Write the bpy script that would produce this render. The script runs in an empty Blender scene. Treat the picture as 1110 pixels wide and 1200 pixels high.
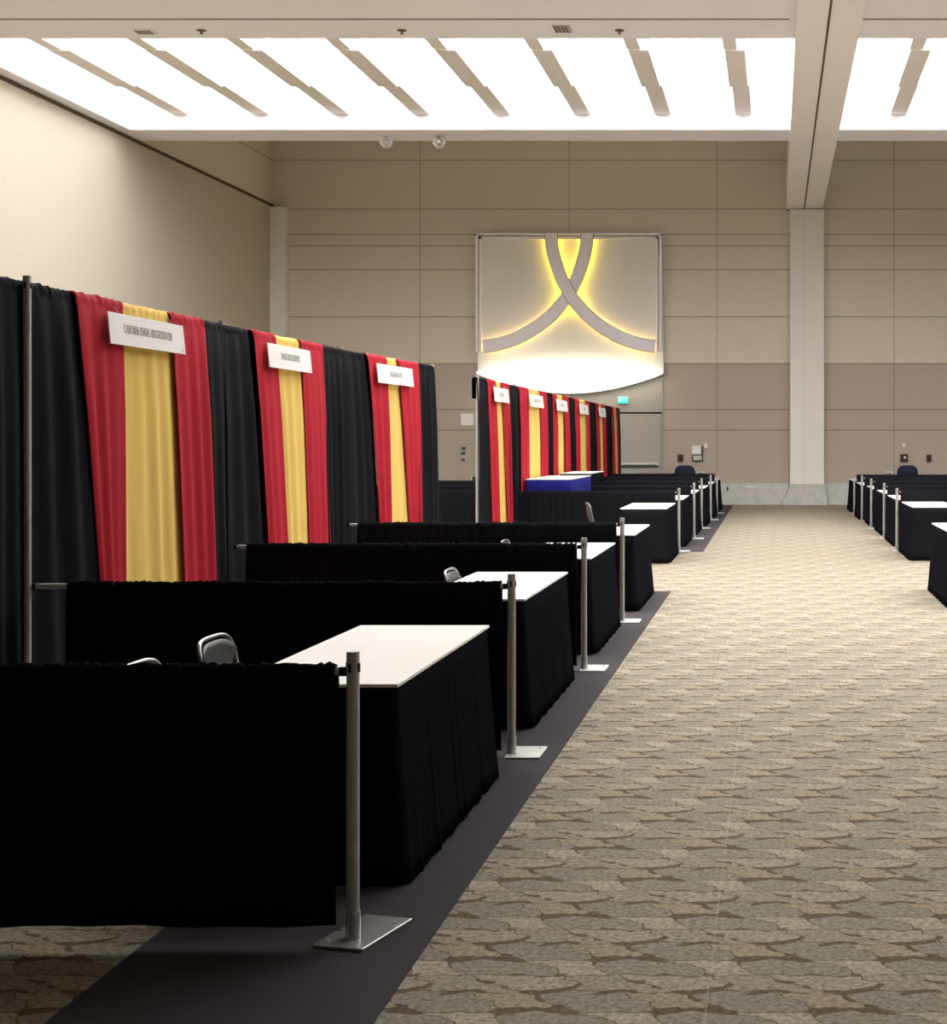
import bpy, bmesh, math, random
from mathutils import Vector, Matrix
PI = math.pi
S = bpy.context.scene
C = S.collection
random.seed(7)

# ------------------------------------------------------------------ camera, world, exposure
cam_d = bpy.data.cameras.new('camera'); cam = bpy.data.objects.new('camera', cam_d); C.objects.link(cam)
cam.location = (0, 0, 1.67); cam.rotation_euler = (PI/2, 0, 0)
cam_d.sensor_width = 36.0; cam_d.lens = 36.0*1815/1200
cam_d.shift_x = (555-907)/1200.0; cam_d.shift_y = (518-600)/1200.0
cam_d.clip_start = .05; cam_d.clip_end = 200
S.camera = cam
S.view_settings.view_transform = 'Standard'; S.view_settings.look = 'None'
S.view_settings.exposure = 0.0; S.view_settings.gamma = 1.0
S.view_settings.use_curve_mapping = False
w = bpy.data.worlds.new('world'); S.world = w; w.use_nodes = True
w.node_tree.nodes['Background'].inputs[0].default_value = (1, .95, .9, 1)
w.node_tree.nodes['Background'].inputs[1].default_value = 0.02
PANEL_STRENGTH = 6.2        # luminous ceiling panels of the far bay
PANEL_STRENGTH_NEAR = 9.0   # luminous ceiling panels of the bay nearer the camera
PANEL_TINT = (1.0, .985, .96)

# ------------------------------------------------------------------ node helpers
class NT:
    def __init__(s, name):
        s.m = bpy.data.materials.new(name); s.m.use_nodes = True
        s.t = s.m.node_tree; s.b = s.t.nodes['Principled BSDF']
    def n(s, kind, **kw):
        x = s.t.nodes.new(kind)
        for k, v in kw.items(): setattr(x, k, v)
        return x
    def put(s, sock, v):
        if isinstance(v, bpy.types.NodeSocket): s.t.links.new(v, sock)
        elif v is not None: sock.default_value = v
    def M(s, op, a, b=None, c=None):
        x = s.n('ShaderNodeMath', operation=op)
        s.put(x.inputs[0], a); s.put(x.inputs[1], b)
        if c is not None: s.put(x.inputs[2], c)
        return x.outputs[0]
    def mix(s, f, a, b, kind='MIX'):
        x = s.n('ShaderNodeMix', data_type='RGBA', blend_type=kind)
        s.put(x.inputs[0], f)
        s.put(x.inputs[6], a if isinstance(a, bpy.types.NodeSocket) else (*a[:3], 1))
        s.put(x.inputs[7], b if isinstance(b, bpy.types.NodeSocket) else (*b[:3], 1))
        return x.outputs[2]
    def xyz(s, v):
        x = s.n('ShaderNodeSeparateXYZ'); s.put(x.inputs[0], v); return x.outputs
    def vec(s, a, b, c):
        x = s.n('ShaderNodeCombineXYZ'); s.put(x.inputs[0], a); s.put(x.inputs[1], b); s.put(x.inputs[2], c); return x.outputs[0]
    def noise(s, v, scale, detail=3, rough=.5, dim='3D', w=None):
        x = s.n('ShaderNodeTexNoise', noise_dimensions=dim)
        s.put(x.inputs['Vector'], v); x.inputs['Scale'].default_value = scale
        x.inputs['Detail'].default_value = detail; x.inputs['Roughness'].default_value = rough
        if w is not None: s.put(x.inputs['W'], w)
        return x.outputs
    def obj(s): return s.n('ShaderNodeTexCoord').outputs['Object']
    def bump(s, h, strength, dist):
        x = s.n('ShaderNodeBump'); s.put(x.inputs['Height'], h)
        x.inputs['Strength'].default_value = strength; x.inputs['Distance'].default_value = dist
        s.put(s.b.inputs['Normal'], x.outputs[0])

def mat(name, col, rough=.7, metal=0, var=.08, scale=8, bump=0, bscale=60, sheen=0, spec=.5, coat=0):
    t = NT(name); o = t.obj()
    n = t.noise(o, scale, 4)[0]
    c2 = tuple(min(1, c*(1+var)) for c in col); c1 = tuple(c*(1-var) for c in col)
    t.put(t.b.inputs['Base Color'], t.mix(n, c1, c2))
    t.b.inputs['Roughness'].default_value = rough; t.b.inputs['Metallic'].default_value = metal
    t.b.inputs['Specular IOR Level'].default_value = spec
    if sheen:
        t.b.inputs['Sheen Weight'].default_value = sheen; t.b.inputs['Sheen Roughness'].default_value = .5
    if coat: t.b.inputs['Coat Weight'].default_value = coat
    if bump: t.bump(t.noise(o, bscale, 3)[0], bump, .01)
    return t.m

def emis(name, col, st):
    t = NT(name)
    t.b.inputs['Base Color'].default_value = (*[min(1, c)*.8 for c in col], 1)
    t.b.inputs['Emission Color'].default_value = (*col, 1); t.b.inputs['Emission Strength'].default_value = st
    return t.m

def cloth_mat(name, col, rough=.85, sheen=0, spec=.3, var=.12):
    t = NT(name); o = t.obj()
    x = t.n('ShaderNodeMapping'); t.put(x.inputs['Vector'], o); x.inputs['Scale'].default_value = (22, 22, 1.2)
    n = t.noise(x.outputs[0], 1.0, 3)[0]
    t.put(t.b.inputs['Base Color'], t.mix(n, tuple(c*(1-var) for c in col), tuple(min(1, c*(1+var)) for c in col)))
    t.b.inputs['Roughness'].default_value = rough; t.b.inputs['Specular IOR Level'].default_value = spec
    if sheen: t.b.inputs['Sheen Weight'].default_value = sheen
    t.bump(t.noise(o, 350, 2)[0], .25, .003)
    return t.m

MT = {}
MT['black'] = cloth_mat('black_drape', (.012, .012, .015), 1, .0, .0)
MT['black_poly'] = cloth_mat('black_banjo_cloth', (.0045, .0045, .0068), .85, 0, .1)
MT['skirt'] = cloth_mat('black_table_skirt', (.010, .010, .0125), 1, 0, .0)
MT['red'] = cloth_mat('red_drape', (.43, .016, .034), .75, 0, .12)
MT['gold'] = cloth_mat('gold_drape', (.80, .55, .15), .75, 0, .15)
MT['blue'] = cloth_mat('blue_table_skirt', (.013, .015, .19), .8, 0, .15)
MT['vinyl'] = mat('white_vinyl', (.86, .85, .83), .35, 0, .02, 5)
MT['sign'] = mat('white_signboard', (.84, .83, .83), .5, 0, .02)
MT['ink'] = mat('grey_ink', (.46, .46, .47), .6)
MT['alu'] = mat('brushed_upright', (.50, .475, .45), .42, .35, .12, 30, .05, 200)
MT['steel'] = mat('galvanised_plate', (.52, .52, .52), .30, .7, .25, 14, .1, 80)
MT['steel_white'] = mat('pale_base_plate', (.66, .66, .64), .4, .3, .08, 14)
MT['bolt'] = mat('bolt_glint_white', (.9, .9, .9), .3, .0, .03)  # non-metal white paints the glints on the base plate bolts into their colour
MT['dark'] = mat('dark_gap', (.01, .009, .008), .8)
MT['brownline'] = mat('brown_track', (.085, .05, .03), .7)
MT['chairgrey'] = mat('grey_chair_plastic', (.11, .11, .11), .42, 0, .1, 12)
MT['chrome'] = mat('pale_metal_tube', (.42, .42, .42), .3, .8, .06)
MT['bluechair'] = mat('navy_upholstery', (.009, .013, .045), .8, 0, .2, 20)
MT['ceil'] = mat('painted_ceiling', (.82, .80, .84), .9, 0, .02, 3, .1, 300)
MT['trim'] = mat('painted_trim', (.74, .70, .66), .8, 0, .03, 4)
MT['beam'] = mat('painted_beam', (.84, .81, .79), .85, 0, .02, 3)
MT['column'] = mat('painted_column', (.82, .80, .75), .8, 0, .03, 3)
MT['runner'] = mat('charcoal_runner', (.080, .071, .077), .95, 0, .18, 160, .6, 500, 0, .1)
MT['grey'] = mat('grey_door_paint', (.40, .375, .34), .6, 0, .04, 4)
MT['white'] = mat('white_plastic', (.80, .79, .77), .4, 0, .02)
MT['redbox'] = mat('dark_red_plastic', (.045, .006, .006), .4, 0, .05)
MT['dgrey'] = mat('dark_grey_plastic', (.06, .06, .06), .5)
MT['decor'] = mat('pale_satin_panel', (.74, .73, .68), .6, 0, .03, 2)
MT['band'] = mat('mauve_white_band', (.86, .83, .86), .6, 0, .02)
MT['bronze'] = mat('bronze_grille', (.16, .10, .06), .6)
MT['panel'] = emis('luminous_ceiling', PANEL_TINT, PANEL_STRENGTH)
MT['panel_near'] = emis('luminous_ceiling_near', PANEL_TINT, PANEL_STRENGTH_NEAR)
MT['bowl'] = emis('lit_bowl', (1.0, .97, .88), 2.2)
MT['cove'] = emis('cove_lamp', (1.0, .88, .66), 7.0)
MT['ledy'] = emis('yellow_led', (1.0, .74, .06), 16.0)
MT['ledo'] = emis('amber_led', (1.0, .66, .25), 11.0)
MT['exit'] = emis('exit_green', (.03, .95, .62), 1.1)

def carpet():
    t = NT('stone_pattern_carpet'); M = t.M
    p = t.xyz(t.obj()); X, Y = p[0], p[1]
    px = M('MULTIPLY', X, 1/.463); py = M('MULTIPLY', Y, 1/.455)
    a = M('MULTIPLY', M('SUBTRACT', px, M('MULTIPLY', py, .5)), 2*PI); b = M('MULTIPLY', py, 2*PI)
    tor = t.vec(M('COSINE', a), M('SINE', a), M('COSINE', b))
    n1 = t.noise(tor, .33, 0, .5, '4D', M('SINE', b))
    n2 = t.noise(tor, .85, 1, .5, '4D', M('SINE', b))
    w1 = M('SUBTRACT', n1[0], .5); w2 = M('SUBTRACT', n2[0], .5)
    vb = M('ADD', M('ADD', M('MULTIPLY', py, 3), M('MULTIPLY', w1, .45)), M('MULTIPLY', w2, .28))
    bandf = M('FLOOR', vb); fv = M('FRACT', vb)
    row = M('FLOOR', M('DIVIDE', vb, 3)); band = M('SUBTRACT', bandf, M('MULTIPLY', row, 3))
    u0 = M('ADD', M('ADD', px, M('MULTIPLY', row, -.5)), M('MULTIPLY', band, .37))
    n3 = t.xyz(n2[1]); n4 = t.xyz(n1[1])
    ub = M('ADD', M('MULTIPLY', u0, 2), M('ADD', M('MULTIPLY', M('SUBTRACT', fv, .5), .55), M('ADD', M('MULTIPLY', M('SUBTRACT', n4[1], .5), 1.6), M('MULTIPLY', M('SUBTRACT', n3[1], .5), .35))))
    uid = M('FLOOR', ub); fu = M('FRACT', ub)
    uidm = M('MODULO', M('ADD', uid, 4000), 2)
    cr = t.n('ShaderNodeValToRGB'); t.put(cr.inputs[0], M('DIVIDE', M('ADD', M('ADD', M('MULTIPLY', band, 2), uidm), .5), 6))
    e = cr.color_ramp; e.interpolation = 'CONSTANT'
    cols = [(.36, .30, .22), (.285, .262, .215), (.33, .295, .24), (.375, .33, .265), (.42, .37, .295), (.295, .27, .222)]
    e.elements[0].position = 0; e.elements[0].color = (*cols[0], 1)
    e.elements[1].position = 1/6; e.elements[1].color = (*cols[1], 1)
    for q, c in enumerate(cols[2:]):
        k = e.elements.new((q+2)/6); k.color = (*c, 1)
    ev = M('MINIMUM', fv, M('SUBTRACT', 1, fv)); eu = M('MULTIPLY', M('MINIMUM', fu, M('SUBTRACT', 1, fu)), 1.6)
    edge = M('MINIMUM', M('MULTIPLY', ev, 1.0), eu)
    obj = t.obj()
    nf = t.noise(obj, 48, 3, .75)[0]
    nm = t.xyz(t.noise(tor, .8, 1, .5, '4D', M('SINE', b))[1])[2]
    lim = M('ADD', .022, M('MULTIPLY', M('MAXIMUM', M('SUBTRACT', nm, .51), 0), 1.25))
    jm = t.n('ShaderNodeMapRange', interpolation_type='SMOOTHSTEP'); t.put(jm.inputs[0], M('DIVIDE', edge, lim))
    jm.inputs[1].default_value = .75; jm.inputs[2].default_value = 1.1; jm.inputs[3].default_value = 1; jm.inputs[4].default_value = 0
    # veins in the stones
    vn = t.noise(tor, 2.2, 2, .6, '4D', M('SINE', b))[0]
    vein = t.n('ShaderNodeMapRange'); t.put(vein.inputs[0], M('ABSOLUTE', M('SUBTRACT', vn, .5))); vein.inputs[1].default_value = 0; vein.inputs[2].default_value = .035
    vein.inputs[3].default_value = .5; vein.inputs[4].default_value = 0
    c = t.mix(vein.outputs[0], cr.outputs[0], (.22, .19, .14))
    c = t.mix(M('MULTIPLY', jm.outputs[0], .92), c, (.125, .095, .06))
    sp = t.mix(M('ADD', M('MULTIPLY', M('SUBTRACT', nf, .5), 2.6), .5), (.50, .50, .50), (1.50, 1.50, 1.50))
    c = t.mix(1.0, c, sp, 'MULTIPLY')
    # pale seams where the carpet tiles meet
    sx = M('ABSOLUTE', M('SUBTRACT', M('FRACT', M('ADD', M('DIVIDE', M('ADD', X, .2), .955), .5)), .5))
    sm = M('LESS_THAN', sx, .0035)
    c = t.mix(M('MULTIPLY', sm, .25), c, (.5, .46, .38))
    t.put(t.b.inputs['Base Color'], c)
    t.b.inputs['Roughness'].default_value = .95; t.b.inputs['Specular IOR Level'].default_value = .1
    t.bump(nf, .4, .006)
    return t.m
MT['carpet'] = carpet()

WD = 41.3                                   # distance of the end wall
def wallmat():
    t = NT('fabric_panel_wall'); M = t.M
    o = t.obj(); p = t.xyz(o); X, Z = p[0], p[2]
    nf = t.noise(o, 55, 4, .7)[0]; nl = t.noise(o, .35, 2)[0]
    up = t.mix(nf, (.64, .585, .485), (.76, .70, .59))
    dn = t.mix(nf, (.37, .315, .265), (.58, .505, .44))
    c = t.mix(M('LESS_THAN', Z, 3.76), up, dn)
    ln = None
    for z in (9.18, 7.88, 7.2, 6.90, 6.27, 5.01, 3.76, 2.535, 1.99):
        l = M('LESS_THAN', M('ABSOLUTE', M('SUBTRACT', Z, z)), .016)
        ln = l if ln is None else M('MAXIMUM', ln, l)
    for x in (-9.44, -5.46, -1.52, 3.21, 7.2, 11.2):
        ln = M('MAXIMUM', ln, M('LESS_THAN', M('ABSOLUTE', M('SUBTRACT', X, x)), .012))
    c = t.mix(M('MULTIPLY', ln, .5), c, (.09, .065, .045))
    t.put(t.b.inputs['Base Color'], c); t.b.inputs['Roughness'].default_value = .95
    t.b.inputs['Specular IOR Level'].default_value = .1
    t.bump(nf, .4, .01)
    return t.m
MT['wall'] = wallmat()
MT['partition'] = mat('cream_partition', (.52, .475, .40), .75, 0, .05, 40, .15, 120, 0, .3)
MT['brownwall'] = mat('low_bounce_brown_wall', (.16, .13, .10), .95, 0, .08, 30)  # for the unseen right and rear walls, colour darkened to cut bounced light
def marble():
    t = NT('pale_marble_base'); o = t.obj()
    n = t.noise(o, 2.2, 6, .6)[0]
    v = t.n('ShaderNodeMapRange'); t.put(v.inputs[0], t.M('ABSOLUTE', t.M('SUBTRACT', n, .5))); v.inputs[2].default_value = .04
    v.inputs[3].default_value = .6; v.inputs[4].default_value = 0
    t.put(t.b.inputs['Base Color'], t.mix(v.outputs[0], (.56, .56, .53), (.42, .42, .40)))
    t.b.inputs['Roughness'].default_value = .35
    return t.m
MT['marble'] = marble()

# ------------------------------------------------------------------ mesh helpers
def obj(name, bm, m, parent=None, smooth=False, loc=None):
    me = bpy.data.meshes.new(name)
    bmesh.ops.recalc_face_normals(bm, faces=bm.faces)
    bm.to_mesh(me); bm.free()
    me.materials.append(MT[m] if isinstance(m, str) else m)
    if smooth:
        for p in me.polygons: p.use_smooth = True
    o = bpy.data.objects.new(name, me); C.objects.link(o)
    if parent is not None: o.parent = parent
    if loc: o.location = loc
    return o
def tag(o, label, cat, group=None, kind=None):
    if label: o['label'] = label
    if cat: o['category'] = cat
    if group: o['group'] = group
    if kind: o['kind'] = kind
    return o
def thing(name, label, cat, loc=(0, 0, 0), rz=0, group=None):
    o = bpy.data.objects.new(name, None); C.objects.link(o); o.empty_display_size = .1
    o.location = loc; o.rotation_euler = (0, 0, rz)
    return tag(o, label, cat, group)
def dup(root, loc, rz, label, group=None):
    r = root.copy(); C.objects.link(r); r.location = loc; r.rotation_euler = (0, 0, rz)
    r['label'] = label
    if group: r['group'] = group
    for ch in list(root.children):
        c = ch.copy(); C.objects.link(c); c.parent = r
        for g in ch.children:
            d = g.copy(); C.objects.link(d); d.parent = c
    return r
def box(bm, x0, x1, y0, y1, z0, z1, bev=0):
    r = bmesh.ops.create_cube(bm, size=1)
    for v in r['verts']:
        v.co = Vector(((x0+x1)/2+v.co.x*(x1-x0), (y0+y1)/2+v.co.y*(y1-y0), (z0+z1)/2+v.co.z*(z1-z0)))
    if bev:
        es = list({e for v in r['verts'] for e in v.link_edges})
        bmesh.ops.bevel(bm, geom=es, offset=bev, segments=2, affect='EDGES', profile=.5)
    return bm
def nb(): return bmesh.new()
def tube(bm, pts, r, seg=10, closed=False):
    pts = [Vector(p) for p in pts]; n = len(pts); rings = []
    up = None
    for i, p in enumerate(pts):
        if closed: d = pts[(i+1) % n]-pts[i-1]
        else: d = pts[min(i+1, n-1)]-pts[max(i-1, 0)]
        d.normalize()
        if up is None:
            up = Vector((0, 0, 1)) if abs(d.z) < .9 else Vector((1, 0, 0))
        s = d.cross(up).normalized(); up = s.cross(d).normalized()
        rr = r[i] if isinstance(r, (list, tuple)) else r
        rings.append([bm.verts.new(p+(s*math.cos(2*PI*k/seg)+up*math.sin(2*PI*k/seg))*rr) for k in range(seg)])
    m = n if closed else n-1
    for i in range(m):
        A, B = rings[i], rings[(i+1) % n]
        for k in range(seg):
            bm.faces.new((A[k], A[(k+1) % seg], B[(k+1) % seg], B[k]))
    if not closed:
        bm.faces.new(rings[0]); bm.faces.new(rings[-1][::-1])
    return bm
def prism(bm, pts, y0, y1):
    """outline in x,z extruded along y"""
    A = [bm.verts.new((x, y0, z)) for x, z in pts]; B = [bm.verts.new((x, y1, z)) for x, z in pts]
    n = len(pts)
    bm.faces.new(A); bm.faces.new(B[::-1])
    for i in range(n): bm.faces.new((A[i], B[i], B[(i+1) % n], A[(i+1) % n]))
    return bm
def struct(name, bm, m, parent=None, smooth=False):
    o = obj(name, bm, m, parent, smooth)
    if parent is None: o['kind'] = 'structure'
    return o

# ------------------------------------------------------------------ the room
LX, RX, NY = -13.35, 15.2, -20.0
SZ = 8.0                                     # soffit height
C1 = (24.3, 31.4)                            # ceiling coffer seen in the photo
C0 = (12.8, 19.9)                            # the coffer before it, above the frame
bm = nb(); box(bm, LX-.3, RX+.3, NY-.3, WD+.3, -.2, 0); struct('floor', bm, 'carpet')
bm = nb(); box(bm, LX-.6, RX+.6, WD, WD+.3, 0, 10.3); struct('wall_back', bm, 'wall')
bm = nb(); box(bm, LX-.3, LX, NY, WD, 0, 7.93); struct('wall_left', bm, 'partition')
bm = nb(); box(bm, LX-.3, LX+.02, NY, WD, 7.93, 8.0); struct('trim_1', bm, 'brownline')
bm = nb(); box(bm, LX-.3, LX, NY, WD, 8.0, 10.3); struct('wall_left_header', bm, 'wall')
bm = nb(); box(bm, RX, RX+.3, NY, WD, 0, 10.3); struct('wall_right', bm, 'brownwall')
bm = nb(); box(bm, LX-.3, RX+.3, NY-.3, NY, 0, 10.3); struct('wall_front', bm, 'brownwall')
# ceiling soffits: slabs that leave the coffers open
BX0, BX1 = .33, 1.30
bm = nb()
box(bm, LX, RX, NY, C0[0], SZ, 10.3)
box(bm, LX, RX, C0[1], C1[0], SZ, 10.3)
box(bm, LX, RX, C1[1], C1[1]+1.15, SZ, 10.3)
for c in (C0, C1):
    box(bm, LX, -13.05, c[0], c[1], SZ, 10.3)
    box(bm, 14.9, RX, c[0], c[1], SZ, 10.3)
    box(bm, -13.05, 14.9, c[0], c[1], 8.56, 10.3)
struct('ceiling', bm, 'ceil')
bm = nb(); box(bm, LX, RX, C1[1]+1.15, WD, 9.95, 10.3); struct('ceiling_back', bm, 'ceil')
bm = nb(); box(bm, BX0, BX1, NY, WD, 7.86, SZ+.6); struct('trim_2', bm, 'beam')
bm = nb(); box(bm, .79, .825, NY, WD-.02, 7.852, 7.87); struct('trim_3', bm, 'brownline')
bm = nb(); box(bm, BX0+.02, BX1+.04, WD-.06, WD-.02, 7.83, 7.875); struct('trim_4', bm, 'brownline')
# seams across the soffit
bm = nb()
box(bm, LX, BX0-.1, 23.16, 23.2, SZ-.006, SZ+.01); struct('trim_5', bm, 'brownline')
bm = nb()
box(bm, BX1+.02, RX, 23.16, 23.2, SZ-.006, SZ+.01); struct('trim_6', bm, 'brownline')

# luminous panels between the hanging fins
def fins(c, xs, base):
    i = base
    for x in xs:
        b = nb()
        y0, y1 = c; L = y1-y0
        def seg(a0, a1, w0, w1, z, off=0):
            box(b, x-w0+off, x+w1+off, y0+a0*L, y0+a1*L, z, 8.50)
        seg(0, .26, .17, .06, 8.30, -.01)
        seg(.26, .64, .16, .19, 8.28); seg(.64, 1, .12, .21, 8.31, .01)
        struct('trim_%d' % i, b, 'trim'); i += 1
    return i
XL = [-12.09+1.631*k for k in range(8)]
XR = [2.47+1.631*k for k in range(8)]
ordw = ['first', 'second', 'third', 'fourth', 'fifth', 'sixth', 'seventh', 'eighth', 'ninth', 'tenth']
i = fins(C1, XL+XR, 7); fins(C0, XL+XR, i)
def panels(c, vis):
    ed = [-13.05]+XL+[BX0]
    for k in range(9):
        b = nb(); box(b, ed[k]+.02, ed[k+1]-.02, c[0]+.02, c[1]-.02, 8.50, 8.53)
        o = obj('ceiling_light', b, 'panel' if vis else 'panel_near')
        tag(o, ('%s glowing white ceiling panel counted from the left wall' % ordw[k]) if vis else
            ('%s glowing ceiling panel from the left wall in the bay nearest overhead' % ordw[k]), 'ceiling light', 'glowing panels of the ceiling bays')
    ed = [BX1]+XR+[14.9]
    for k in range(9):
        if ed[k+1] <= ed[k]+.05: continue
        b = nb(); box(b, ed[k]+.02, ed[k+1]-.02, c[0]+.02, c[1]-.02, 8.50, 8.53)
        o = obj('ceiling_light', b, 'panel' if vis else 'panel_near')
        tag(o, ('%s glowing white ceiling panel right of the long beam' % ordw[k]) if vis else
            ('%s glowing ceiling panel right of the beam in the bay nearest overhead' % ordw[k]), 'ceiling light', 'glowing panels of the ceiling bays')
panels(C1, True); panels(C0, False)

# columns on the end wall
bm = nb(); box(bm, .43, 1.33, WD-.28, WD, .0, 7.84, .01)
col = struct('trim_70', bm, 'column')
for gx in (.78, .80, .98):
    b = nb(); box(b, gx, gx+.008, WD-.285, WD-.27, .1, 7.8); obj('groove', b, 'trim', col)
b = nb(); prism(b, [(.23, 0), (1.4, 0), (1.4, .3), (1.33, .56), (.43, .56), (.38, .35), (.23, .12)], WD-.32, WD-.02)
struct('baseboard_column', b, 'marble')
bm = nb(); box(bm, LX+.0, LX+.42, WD-.3, WD, 0, 7.9, .01); struct('trim_71', bm, 'column')
bm = nb(); box(bm, LX+.42, -7.95, WD-.05, WD, 0, .57); struct('baseboard_back', bm, 'marble')
bm = nb(); box(bm, -2.9, .4, WD-.05, WD, 0, .57); struct('baseboard_middle', bm, 'marble')
bm = nb(); box(bm, 1.36, RX, WD-.05, WD, 0, .57); struct('baseboard_right', bm, 'marble')

# doorway below the lit panel
DX0, DX1 = -7.86, -2.95
bm = nb(); box(bm, DX0, DX1, WD-.04, WD, 0, 3.7); struct('trim_72', bm, 'grey')
bm = nb(); box(bm, DX0+.05, DX1-.03, WD-.075, WD-.03, 2.42, 2.47); struct('trim_73', bm, 'dark')
dw = (DX1-DX0-.1)/4
for k in range(4):
    x0 = DX0+.05+k*dw
    d = nb(); box(d, x0+.006, x0+dw-.006, WD-.08, WD-.03, .01, 2.42, .004)
    do = struct('door_%d' % (k+1), d, 'grey')
    h = nb(); box(h, x0+.12, x0+dw-.06, WD-.19, WD-.14, 1.06, 1.12, .012); obj('push_bar', h, 'steel_white', do)
    h = nb(); box(h, x0+.12, x0+dw-.06, WD-.135, WD-.08, 1.0, 1.055, .006); obj('bar_housing', h, 'dgrey', do)
    for hx in (x0+.13, x0+dw-.1):
        h = nb(); box(h, hx, hx+.03, WD-.16, WD-.08, 1.03, 1.1); obj('bar_bracket', h, 'steel_white', do)

# ------------------------------------------------------------------ lit decorative panel over the doors
K = WD/1815.0
def wx(x): return (x-907)*K*.995
def wz(y): return 1.67+(518-y)*K*.995
dec = thing('decorative_light_panel', 'big lit cream panel with crossing curved bands and glowing bowl edge above the doors', 'wall light', (wx(668), WD-.02, wz(412)))
ox, oy, oz = dec.location
def L3(x, y): return (wx(x)-ox, wz(y)-oz)
# backing with a curved lower edge
arc = [L3(560+218*k/24.0, 438+23*math.sin(PI*k/24)**.9) for k in range(25)]
b = nb(); prism(b, [L3(560, 277)]+arc+[L3(776, 277)], -.20, 0); obj('backing', b, 'decor', dec)
# frame
b = nb()
for (x0, x1, y0, y1, d0) in ((558.5, 561.5, 275, 412, -.34), (562.5, 565, 278, 412, -.30), (773, 776, 275, 412, -.34), (769.5, 771.5, 278, 412, -.30)):
    a0 = L3(x0, y1); a1 = L3(x1, y0); box(b, a0[0], a1[0], d0, -.16, a0[1], a1[1])
for (x0, x1, y0, y1, d0) in ((558.5, 776, 274, 276.5, -.34), (562.5, 771.5, 278, 281, -.30)):
    a0 = L3(x0, y1); a1 = L3(x1, y0); box(b, a0[0], a1[0], d0, -.16, a0[1], a1[1])
obj('frame', b, 'band', dec)
cl = [(398, 90), (398, 118), (405, 170), (420, 222), (438, 275), (462, 325), (490, 372), (518, 407), (548, 440), (600, 484), (660, 522), (705, 545), (755, 562), (800, 573), (846, 579)]
def cat(pts, n=6):
    out = []
    P = [pts[0]]+pts+[pts[-1]]
    for i in range(1, len(P)-2):
        for j in range(n):
            t = j/n; p0, p1, p2, p3 = P[i-1], P[i], P[i+1], P[i+2]
            out.append(tuple(.5*((2*p1[q])+(-p0[q]+p2[q])*t+(2*p0[q]-5*p1[q]+4*p2[q]-p3[q])*t*t+(-p0[q]+3*p1[q]-3*p2[q]+p3[q])*t**3) for q in (0, 1)))
    out.append(pts[-1]); return out
def ribbon(bm, pts, w, y0, y1):
    n = len(pts); q = []
    for i, p in enumerate(pts):
        a = pts[max(i-1, 0)]; c = pts[min(i+1, n-1)]
        dx, dz = c[0]-a[0], c[1]-a[1]; l = math.hypot(dx, dz); nx, nz = -dz/l, dx/l
        q.append([bm.verts.new((p[0]+s*nx*w/2, y, p[1]+s*nz*w/2)) for s, y in ((-1, y0), (1, y0), (1, y1), (-1, y1))])
    for i in range(n-1):
        for k in range(4):
            bm.faces.new((q[i][k], q[i][(k+1) % 4], q[i+1][(k+1) % 4], q[i+1][k]))
    bm.faces.new(q[0]); bm.faces.new(q[-1][::-1])
for side in (1, -1):
    pts = []
    for (x, y) in cl:
        X = 540+x/3.7; Y = 250+y/3.7
        if side < 0: X = 2*(540+474.5/3.7)-X
        pts.append(L3(X, Y))
    pp = cat(pts)
    yo = -.44 if side > 0 else -.40
    b = nb(); ribbon(b, pp, .31, yo, yo+.035); obj('curved_band', b, 'band', dec)
    b = nb(); ribbon(b, pp, .345, yo+.037, yo+.06); obj('band_edge', b, 'dgrey', dec)
    n = len(pp)
    b = nb(); ribbon(b, pp[5:int(n*.56)], .20, -.30, -.28); lo = obj('yellow_light_strip', b, 'ledy', dec)
    b = nb(); ribbon(b, pp[int(n*.57):-2], .16, -.30, -.28); obj('amber_light_strip', b, 'ledo', dec)
# glowing bowl along the curved lower edge
low = [L3(561+216*k/24.0, 438.5+23*math.sin(PI*k/24)**.9) for k in range(25)]
upp = [L3(561+216*k/24.0, 436-9*math.sin(PI*k/24)) for k in range(25)]
b = nb(); prism(b, low+upp[::-1], -.46, -.42); obj('glowing_bowl', b, 'bowl', dec)
for k in range(2, 22, 1):
    pass
b = nb(); prism(b, [(p[0], p[1]-.12) for p in upp[1:-1]]+[(p[0], p[1]-.09) for p in upp[1:-1]][::-1], -.38, -.24); obj('cove_lamp', b, 'cove', dec)

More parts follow.
